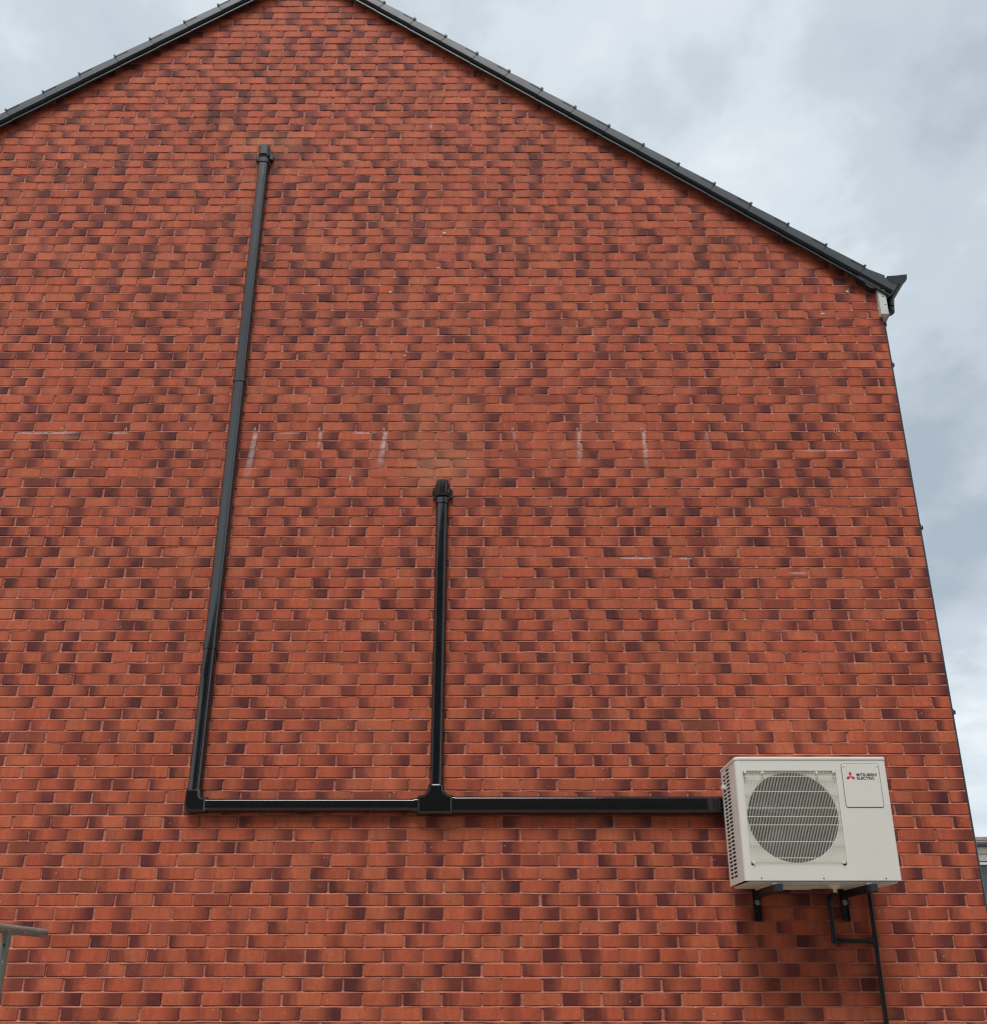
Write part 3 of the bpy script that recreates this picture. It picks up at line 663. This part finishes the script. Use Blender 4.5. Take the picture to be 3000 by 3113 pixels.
bmesh.ops.recalc_face_normals(fan, faces=fan.faces[:]); apart('fan', fan, FANM, smooth=40)
# wire guard
bm = bmesh.new(); GD = DF + .004; nW = 61; wx0, wx1 = GX0 + .012, GX1 - .012
for k in range(nW):
    x = wx0 + (wx1 - wx0) * k / (nW - 1)
    box(bm, x - .00095, x + .00095, -GD - .0016, -GD, GZ0 + .010 + ZC, GZ1 - .006 + ZC)
for z in (1.082, .996, .904, .857, .811, .719, .632):
    box(bm, wx0 - .008, wx1 + .008, -GD + .0005, -GD + .0034, z - .0017 + ZC, z + .0017 + ZC)
for x, z in ((wx0 - .002, GZ1 - .008), (wx1, GZ1 - .008), (1.508, GZ1 - .012), (1.812, GZ1 - .012), (wx0 + .002, GZ0 + .016), (wx1 - .004, GZ0 + .016)):
    tube(bm, (x, -RD, z + ZC), (x, -GD - .004, z + ZC), .0075, 12)
apart('fan_guard', bm, CREAM2)
# lid with rounded corners and a small overhang
bm = bmesh.new()
lo = [(X0 - .003 + .03 - .03 * math.cos(t), DF + .003 - .03 + .03 * math.sin(t)) for t in [math.pi / 2 * k / 6 for k in range(7)]]
lo += [(X1 + .003 - .012 + .012 * math.sin(t), DF + .003 - .012 + .012 * math.cos(t)) for t in [math.pi / 2 * k / 4 for k in range(5)]] + [(X1 + .003, DB - .004), (X0 - .003, DB - .004)]
li = inset_poly(lo, .004)
rings = [[bm.verts.new((p[0], -p[1], z + ZC)) for p in pp] for pp, z in ((inset_poly(lo, .005), ZL + .0015), (lo, ZL + .0015), (lo, Z1 - .004), (li, Z1))]
for A, B in zip(rings, rings[1:]):
    for i in range(len(lo)): bm.faces.new((A[i], A[(i + 1) % len(lo)], B[(i + 1) % len(lo)], B[i]))
bm.faces.new(rings[-1]); bm.faces.new(rings[0][::-1]); bmesh.ops.recalc_face_normals(bm, faces=bm.faces[:])
apart('lid', bm, CREAM, smooth=35)
# left side panel: two columns of real slots
bm = bmesh.new(); tk = .002
def sp(d0, d1, z0, z1): box(bm, X0 - .0008, X0 + tk, -d1, -d0, z0 + ZC, z1 + ZC)
cols = [(.128, .196), (.208, .282)]; PZ = .0216; ztop = 1.158; nS = 29
sp(DB, cols[0][0], Z0, ZL); sp(cols[0][1], cols[1][0], Z0, ZL); sp(cols[1][1], DF - .0755, Z0, ZL)
for ci, (a, b) in enumerate(cols):
    prev = ZL
    for k in range(nS):
        if ci == 0 and k in (0, 4): continue
        zc_ = ztop - k * PZ; sp(a, b, zc_ + .0062, prev); prev = zc_ - .0062
    sp(a, b, Z0, prev)
apart('side_panel', bm, CREAM)
bm = bmesh.new(); box(bm, X0 + .012, X1 - .03, -(DF - .19), -(DB + .004), Z0 + .01 + ZC, ZL - .005 + ZC); apart('coil', bm, CAVITY)
bm = bmesh.new(); box(bm, X0 - .016, X0 - .001, -.172, -.128, 1.062 + ZC, 1.090 + ZC, bev=.003); apart('sensor_holder', bm, CREAM2)
# right side valve cover, back rails, base pan
bm = bmesh.new(); box(bm, X1 + .0005, X1 + .018, -.30, -.13, .60 + ZC, 1.085 + ZC, bev=.004); apart('valve_cover', bm, CREAM)
bm = bmesh.new(); box(bm, X0 + .022, X1 - .020, -(DF - .008), -DB, Z0 - .013 + ZC, Z0 - .0005 + ZC, bev=.003)
box(bm, 1.60, 1.80, -.30, -.14, Z0 - .022 + ZC, Z0 - .0135 + ZC, bev=.003); apart('base_pan', bm, CREAM2)
for xr in (1.528, 2.040):
    bm = bmesh.new(); box(bm, xr - .022, xr - .004, -(DF - .03), -.07, Z0 - .019 + ZC, Z0 - .0134 + ZC); apart('foot_rail', bm, CREAM2)
bm = bmesh.new(); tube(bm, (1.885, -.30, Z0 - .0135 + ZC), (1.885, -.30, Z0 - .034 + ZC), .040, 20, .012); tube(bm, (1.885, -.30, Z0 - .033 + ZC), (1.885, -.30, Z0 - .052 + ZC), .010, 16); apart('drain_spout', bm, CREAM2, smooth=50)
for x, z in ((1.449, .525), (1.785, .5235), (2.121, .522)):
    bm = bmesh.new(); tube(bm, (x, -DF + .001, z + ZC), (x, -DF - .002, z + ZC), .0042, 10, .003); apart('screw', bm, ENDCAP)
# badge panel with a shadow gap, lettering and emblem
bm = bmesh.new(); bp = rrect(1.957, 2.164, .909, 1.152, .010)
ri = [[bm.verts.new((p[0], -d, p[1] + ZC)) for p in pp] for pp, d in ((bp, DF - .001), (bp, DF + .0022), (inset_poly(bp, .0015), DF + .0032))]
for A, B in zip(ri, ri[1:]):
    for i in range(len(bp)): bm.faces.new((A[i], A[(i + 1) % len(bp)], B[(i + 1) % len(bp)], B[i]))
bm.faces.new(ri[-1]); bmesh.ops.recalc_face_normals(bm, faces=bm.faces[:])
badge = apart('service_panel', bm, CREAM)
bm = bmesh.new(); bo = rrect(1.9540, 2.1670, .9060, 1.1550, .0125); bi = inset_poly(bo, .0042)
A = [bm.verts.new((p[0], -DF - .0006, p[1] + ZC)) for p in bo]; B = [bm.verts.new((p[0], -DF - .0006, p[1] + ZC)) for p in bi]
for i in range(len(bo)): bm.faces.new((A[i], A[(i + 1) % len(bo)], B[(i + 1) % len(bo)], B[i]))
apart('panel_gap', bm, ENDCAP)
def bchild(name, bm, mat):
    o = mesh_obj(name, bm, mat, badge); o.matrix_parent_inverse = Matrix.Translation(-Vector(ac.location)); o.matrix_parent_inverse = Matrix.Identity(4); return o
for x in (1.968, 2.153):
    bm = bmesh.new(); tube(bm, (x, -DF - .003, 1.141 + ZC), (x, -DF - .006, 1.141 + ZC), .0050, 12, .0036); bchild('screw', bm, CREAM2)
S = .0168; cx, cz = 2.000, 1.0815; BY = -DF - .0040
def rhomb(ang):
    u = Vector((math.cos(R(ang)), math.sin(R(ang)))); v = Vector((-u.y, u.x)); c = Vector((cx, cz))
    return [c, c + u * S * .866 + v * S * .5, c + u * S * 1.732, c + u * S * .866 - v * S * .5]
for a_ in (90, 210, 330):
    bm = bmesh.new(); pts = [Vector((cx + (p.x - cx) * 1.0, cz + (p.y - cz))) for p in rhomb(a_)]
    extrude_poly(bm, pts, lambda p, t: (p[0], t, p[1] + ZC), BY, BY + .0006); bmesh.ops.recalc_face_normals(bm, faces=bm.faces[:]); bchild('emblem', bm, RED)
def lettering(txt, x, z, w, h):
    cu = bpy.data.curves.new('lettering', 'FONT'); cu.body = txt; cu.size = .024; cu.extrude = .0003; cu.resolution_u = 3; cu.offset = .00035
    tmp = bpy.data.objects.new('lettering', cu); COL.objects.link(tmp)
    dg = bpy.context.evaluated_depsgraph_get(); me = bpy.data.meshes.new_from_object(tmp.evaluated_get(dg)); bpy.data.objects.remove(tmp); bpy.data.curves.remove(cu)
    xs = [v.co.x for v in me.vertices]; ys = [v.co.y for v in me.vertices]; ax, bx2, ay, by = min(xs), max(xs), min(ys), max(ys)
    for v in me.vertices: v.co = Vector((x + (v.co.x - ax) / (bx2 - ax) * w, BY + v.co.z * -1, z + (v.co.y - ay) / (by - ay) * h + ZC))
    me.materials.clear(); me.materials.append(INK); me.name = 'lettering'
    o = link(bpy.data.objects.new('lettering', me)); o.parent = badge
lettering('MITSUBISHI', 2.0345, 1.0835, .1125, .0155); lettering('ELECTRIC', 2.0360, 1.0640, .0975, .0155)

# ------------------------------------------------------------------ wall brackets under the unit
def bracket(x, label):
    t = thing('wall_bracket', label, 'bracket', (x, 0, .326 + ZC), 'brackets under the air conditioner')
    def part(name, bm, mat, smooth=None):
        o = mesh_obj(name, bm, mat, t, smooth=smooth); o.matrix_parent_inverse = Matrix.Translation(-Vector(t.location)); return o
    bm = bmesh.new()
    box(bm, x - .021, x + .021, -.010, -.0042, .326 + ZC, .502 + ZC); box(bm, x - .021, x - .0175, -.020, -.010, .326 + ZC, .502 + ZC); box(bm, x + .0175, x + .021, -.020, -.010, .326 + ZC, .502 + ZC)
    part('wall_plate', bm, STEELBLK)
    bm = bmesh.new(); box(bm, x - .0172, x + .0172, -.452, -.0105, .4525 + ZC, .4895 + ZC, bev=.002); part('arm', bm, STEELBLK)
    bm = bmesh.new(); box(bm, x - .0205, x + .0205, -.464, -.430, .4495 + ZC, .4925 + ZC, bev=.003); part('end_cap', bm, ENDCAP)
    bm = bmesh.new(); tube(bm, (x + .004, -.010, .430 + ZC), (x + .004, -.0125, .430 + ZC), .0165, 20); tube(bm, (x + .004, -.0125, .430 + ZC), (x + .004, -.021, .430 + ZC), .0095, 6); tube(bm, (x + .004, -.021, .430 + ZC), (x + .004, -.032, .430 + ZC), .005, 10); part('bolt', bm, ZINC)
    bm = bmesh.new(); tube(bm, (x, -.020, .346 + ZC), (x, -.010, .346 + ZC), .007, 6); part('bolt', bm, STEELBLK)
    bm = bmesh.new(); tube(bm, (x - .002, -.402, .4927 + ZC), (x - .002, -.402, .4978 + ZC), .0255, 20, .021); part('rubber_foot', bm, WHITER, 50)
bracket(1.528, 'black steel wall bracket under the fan end of the cream unit, away from the pipes')
bracket(2.036, 'black steel wall bracket between the two drain pipes under the cream unit')

# ------------------------------------------------------------------ drain pipe
dr = thing('drain_pipe', 'thin black plastic drain pipe with a square loop running down below the cream unit', 'drain pipe', (2.178, -.035, 0))
def dpart(name, bm):
    o = mesh_obj(name, bm, PIPE, dr, smooth=50); o.matrix_parent_inverse = Matrix.Translation(-Vector(dr.location)); return o
pr = .0122; PYD = -.034; xa, xb, zh = 1.942, 2.178, .214
bm = bmesh.new(); tube(bm, (xb, PYD, .02), (xb, PYD, .62 + ZC), pr); dpart('pipe_length', bm)
bm = bmesh.new(); tube(bm, (xa, PYD, zh + ZC), (xa, PYD, .445 + ZC), pr); dpart('pipe_length', bm)
bm = bmesh.new(); tube(bm, (xa, PYD, zh + ZC), (xb, PYD, zh + ZC), pr); dpart('pipe_length', bm)
bm = bmesh.new(); path_tube(bm, [(xa, PYD, .43 + ZC), (xa, PYD, .452 + ZC), (xa - .004, PYD - .014, .462 + ZC), (1.90, -.26, .456 + ZC), (1.887, -.29, .456 + ZC), (1.885, -.30, .462 + ZC)], pr); dpart('pipe_length', bm)
for p, q in (((xa, PYD, .425 + ZC), (xa, PYD, .462 + ZC)), ((xb, PYD, zh - .028 + ZC), (xb, PYD, zh + .030 + ZC)), ((xb - .045, PYD, zh + ZC), (xb, PYD, zh + ZC))):
    bm = bmesh.new(); tube(bm, p, q, .0150); dpart('socket', bm)
bm = bmesh.new(); tube(bm, (xa, PYD, zh - .0138 + ZC), (xa, PYD, zh + .030 + ZC), .0150); tube(bm, (xa, PYD, zh + ZC), (xa + .034, PYD, zh + ZC), .0150); dpart('elbow', bm)
for z in (-.25, -.95):
    bm = bmesh.new(); tube(bm, (xb, PYD, z - .008 + ZC), (xb, PYD, z + .008 + ZC), .0135); box(bm, xb - .012, xb + .012, -.030, -.004, z - .008 + ZC, z + .008 + ZC); dpart('pipe_clip', bm)

# ------------------------------------------------------------------ grey handrail at the left edge
def paint_worn():
    m, nt, p = new_mat('worn_grey_paint'); N = nt.nodes.new; L = nt.links.new
    geo = N('ShaderNodeNewGeometry'); n = N('ShaderNodeTexNoise'); n.inputs['Scale'].default_value = 70; n.inputs['Detail'].default_value = 2; L(geo.outputs['Position'], n.inputs['Vector'])
    cr = N('ShaderNodeValToRGB'); cr.color_ramp.interpolation = 'CONSTANT'; e = cr.color_ramp.elements
    e[0].position = 0; e[0].color = (.02, .02, .018, 1); e[1].position = .31; e[1].color = (.20, .215, .19, 1); x = e.new(.70); x.color = (.6, .6, .56, 1); L(n.outputs[0], cr.inputs[0])
    L(cr.outputs[0], p.inputs['Base Color']); p.inputs['Roughness'].default_value = .5; return m
WORN = paint_worn()
hr = thing('handrail', 'grey painted tubular steel handrail end, chipped, at the lower left edge', 'handrail', (-2.316, -.95, 0))
def hpart(name, bm):
    o = mesh_obj(name, bm, WORN, hr, smooth=50); o.matrix_parent_inverse = Matrix.Translation(-Vector(hr.location)); return o
hz_ = .232 + ZC; rr = .0225
bm = bmesh.new()
path_tube(bm, [(-2.316, -.550, hz_), (-2.316, -.553, hz_)], rr * .5, 20); prev = None
for yy, q in ((-.551, .55), (-.556, .80), (-.564, .94), (-.576, 1.0), (-3.2, 1.0)):
    ring = [bm.verts.new((-2.316 + rr * q * math.cos(2 * math.pi * k / 20), yy, hz_ + rr * q * math.sin(2 * math.pi * k / 20))) for k in range(20)]
    if prev:
        for k in range(20): bm.faces.new((prev[k], prev[(k + 1) % 20], ring[(k + 1) % 20], ring[k]))
    prev = ring
bm.faces.new(prev); bmesh.ops.recalc_face_normals(bm, faces=bm.faces[:]); hpart('rail', bm)
for yy in (-.945, -2.9):
    bm = bmesh.new(); tube(bm, (-2.316, yy, 0), (-2.316, yy, hz_ - .012), .0205, 18); tube(bm, (-2.316, yy, hz_ - .034), (-2.316, yy, hz_ - .010), .0215, 18, .027); hpart('post', bm)

# ------------------------------------------------------------------ far house beyond the right corner
FY = 20 - D
fh = thing('distant_house', 'distant house with pale cladding boards and low dark gutter, just past the right corner', 'house', (12, FY, 0))
def fpart(name, bm, mat, parent=None):
    o = mesh_obj(name, bm, mat, parent or fh)
    if parent is None: o.matrix_parent_inverse = Matrix.Translation(-Vector(fh.location))
    return o
PALE = plain('pale_cladding', (.78, .79, .75), rough=.6, var=.05, scale=5)
PINK = plain('pinkish_roof_tile', (.36, .24, .22), rough=.8, var=.2, scale=4)
GREYL = plain('grey_fascia', (.62, .63, .62), rough=.6)
FGUT = plain('dark_gutter', (.055, .06, .07), rough=.4)
GLASS = plain('window_glass', (.05, .06, .075), rough=.08, ior=1.6)
FARB = plain('far_brick', (.33, .14, .10), rough=.85, var=.3, scale=14)
FX0, FX1 = 7.5, 15.5
bm = bmesh.new(); box(bm, FX0, FX1, FY + .06, FY + 7, 0, 2.74 + ZC); fpart('wall', bm, FARB)
bm = bmesh.new()
extrude_poly(bm, [(FY - .12, 2.868), (FY + 7.2, 2.868), (FY + 7.2, 2.935), (FY + 3.5, 3.05), (FY - .12, 2.935)], lambda p, t: (t, p[0], p[1] + ZC), FX0 - .2, FX1 + .2); fpart('roof', bm, PINK)
bm = bmesh.new(); box(bm, FX0 - .2, FX1 + .2, FY - .10, FY + .0, 2.742 + ZC, 2.862 + ZC); fpart('fascia', bm, GREYL)
bm = bmesh.new(); extrude_poly(bm, [(-.11, 0), (-.11, -.05), (-.09, -.085), (-.04, -.095), (-.005, -.07), (-.005, 0)], lambda p, t: (t, FY - .10 + p[0], 2.812 + p[1] + ZC), FX0 - .2, FX1 + .2); fpart('gutter', bm, FGUT)
WX0, WX1, WZ0, WZ1 = 9.9, 11.9, 1.30, 2.36
k = 0; z = 2.735
while z > .4:
    zb_ = z - .155
    for a, b in (((FX0, FX1),) if zb_ > WZ1 - .06 or z < WZ0 else ((FX0, WX0 - .06), (WX1 + .06, FX1))):
        lo_ = zb_ + .018
        bm = bmesh.new(); extrude_poly(bm, [(0, 0), (-.022, 0), (-.010, z - lo_), (0, z - lo_)], lambda p, t: (t, FY + .055 + p[0], lo_ + p[1] + ZC), a, b); fpart('cladding_board', bm, PALE)
    z -= .155
w = bmesh.new()
for a, b, c, d in ((WX0 - .05, WX0, WZ0 - .05, WZ1 + .05), (WX1, WX1 + .05, WZ0 - .05, WZ1 + .05), (WX0, WX1, WZ1, WZ1 + .05), (WX0, WX1, WZ0 - .05, WZ0), ((WX0 + WX1) / 2 - .03, (WX0 + WX1) / 2 + .03, WZ0, WZ1)):
    box(w, a, b, FY - .005, FY + .05, c + ZC, d + ZC)
win = fpart('window', w, PALE)
bm = bmesh.new(); box(bm, WX0, WX1, FY + .03, FY + .045, WZ0 + ZC, WZ1 + ZC)
o = mesh_obj('pane', bm, GLASS, win)
bm = bmesh.new(); box(bm, WX0 + .001, WX1 - .001, FY + .022, FY + .0285, WZ1 - .19 + ZC, WZ1 - .001 + ZC)
mesh_obj('blind', bm, FGUT, win)

# ------------------------------------------------------------------ unseen house added behind the viewer: darkens trunking reflections, blocks some sky light
nh = thing('added_reflection_house', 'unseen dark house added behind the viewer to darken reflections in the black trunking', 'house', (0, -8.4, 0))
def npart(name, bm, mat):
    o = mesh_obj(name, bm, mat, nh); o.matrix_parent_inverse = Matrix.Translation(-Vector(nh.location)); return o
NM = plain('added_house_dark', (.075, .068, .062), rough=.85, var=.3, scale=12)  # dark neutral tone, set for how the added house reflects in the trunking
bm = bmesh.new(); extrude_poly(bm, [(-5.8, 0), (9.0, 0), (9.0, 6.5), (1.6, 10.9), (-5.8, 6.5)], lambda p, t: (p[0], t, p[1]), -16.5, -8.4); bmesh.ops.recalc_face_normals(bm, faces=bm.faces[:]); npart('wall', bm, NM)
for ex, ez in ((-6.15, 6.32), (9.35, 6.32)):
    bm = bmesh.new(); extrude_poly(bm, [(ex, ez), (1.6, 10.93), (1.6, 11.10), (ex, ez + .17)], lambda p, t: (p[0], t, p[1]), -16.7, -8.3); bmesh.ops.recalc_face_normals(bm, faces=bm.faces[:]); npart('roof', bm, TILE)
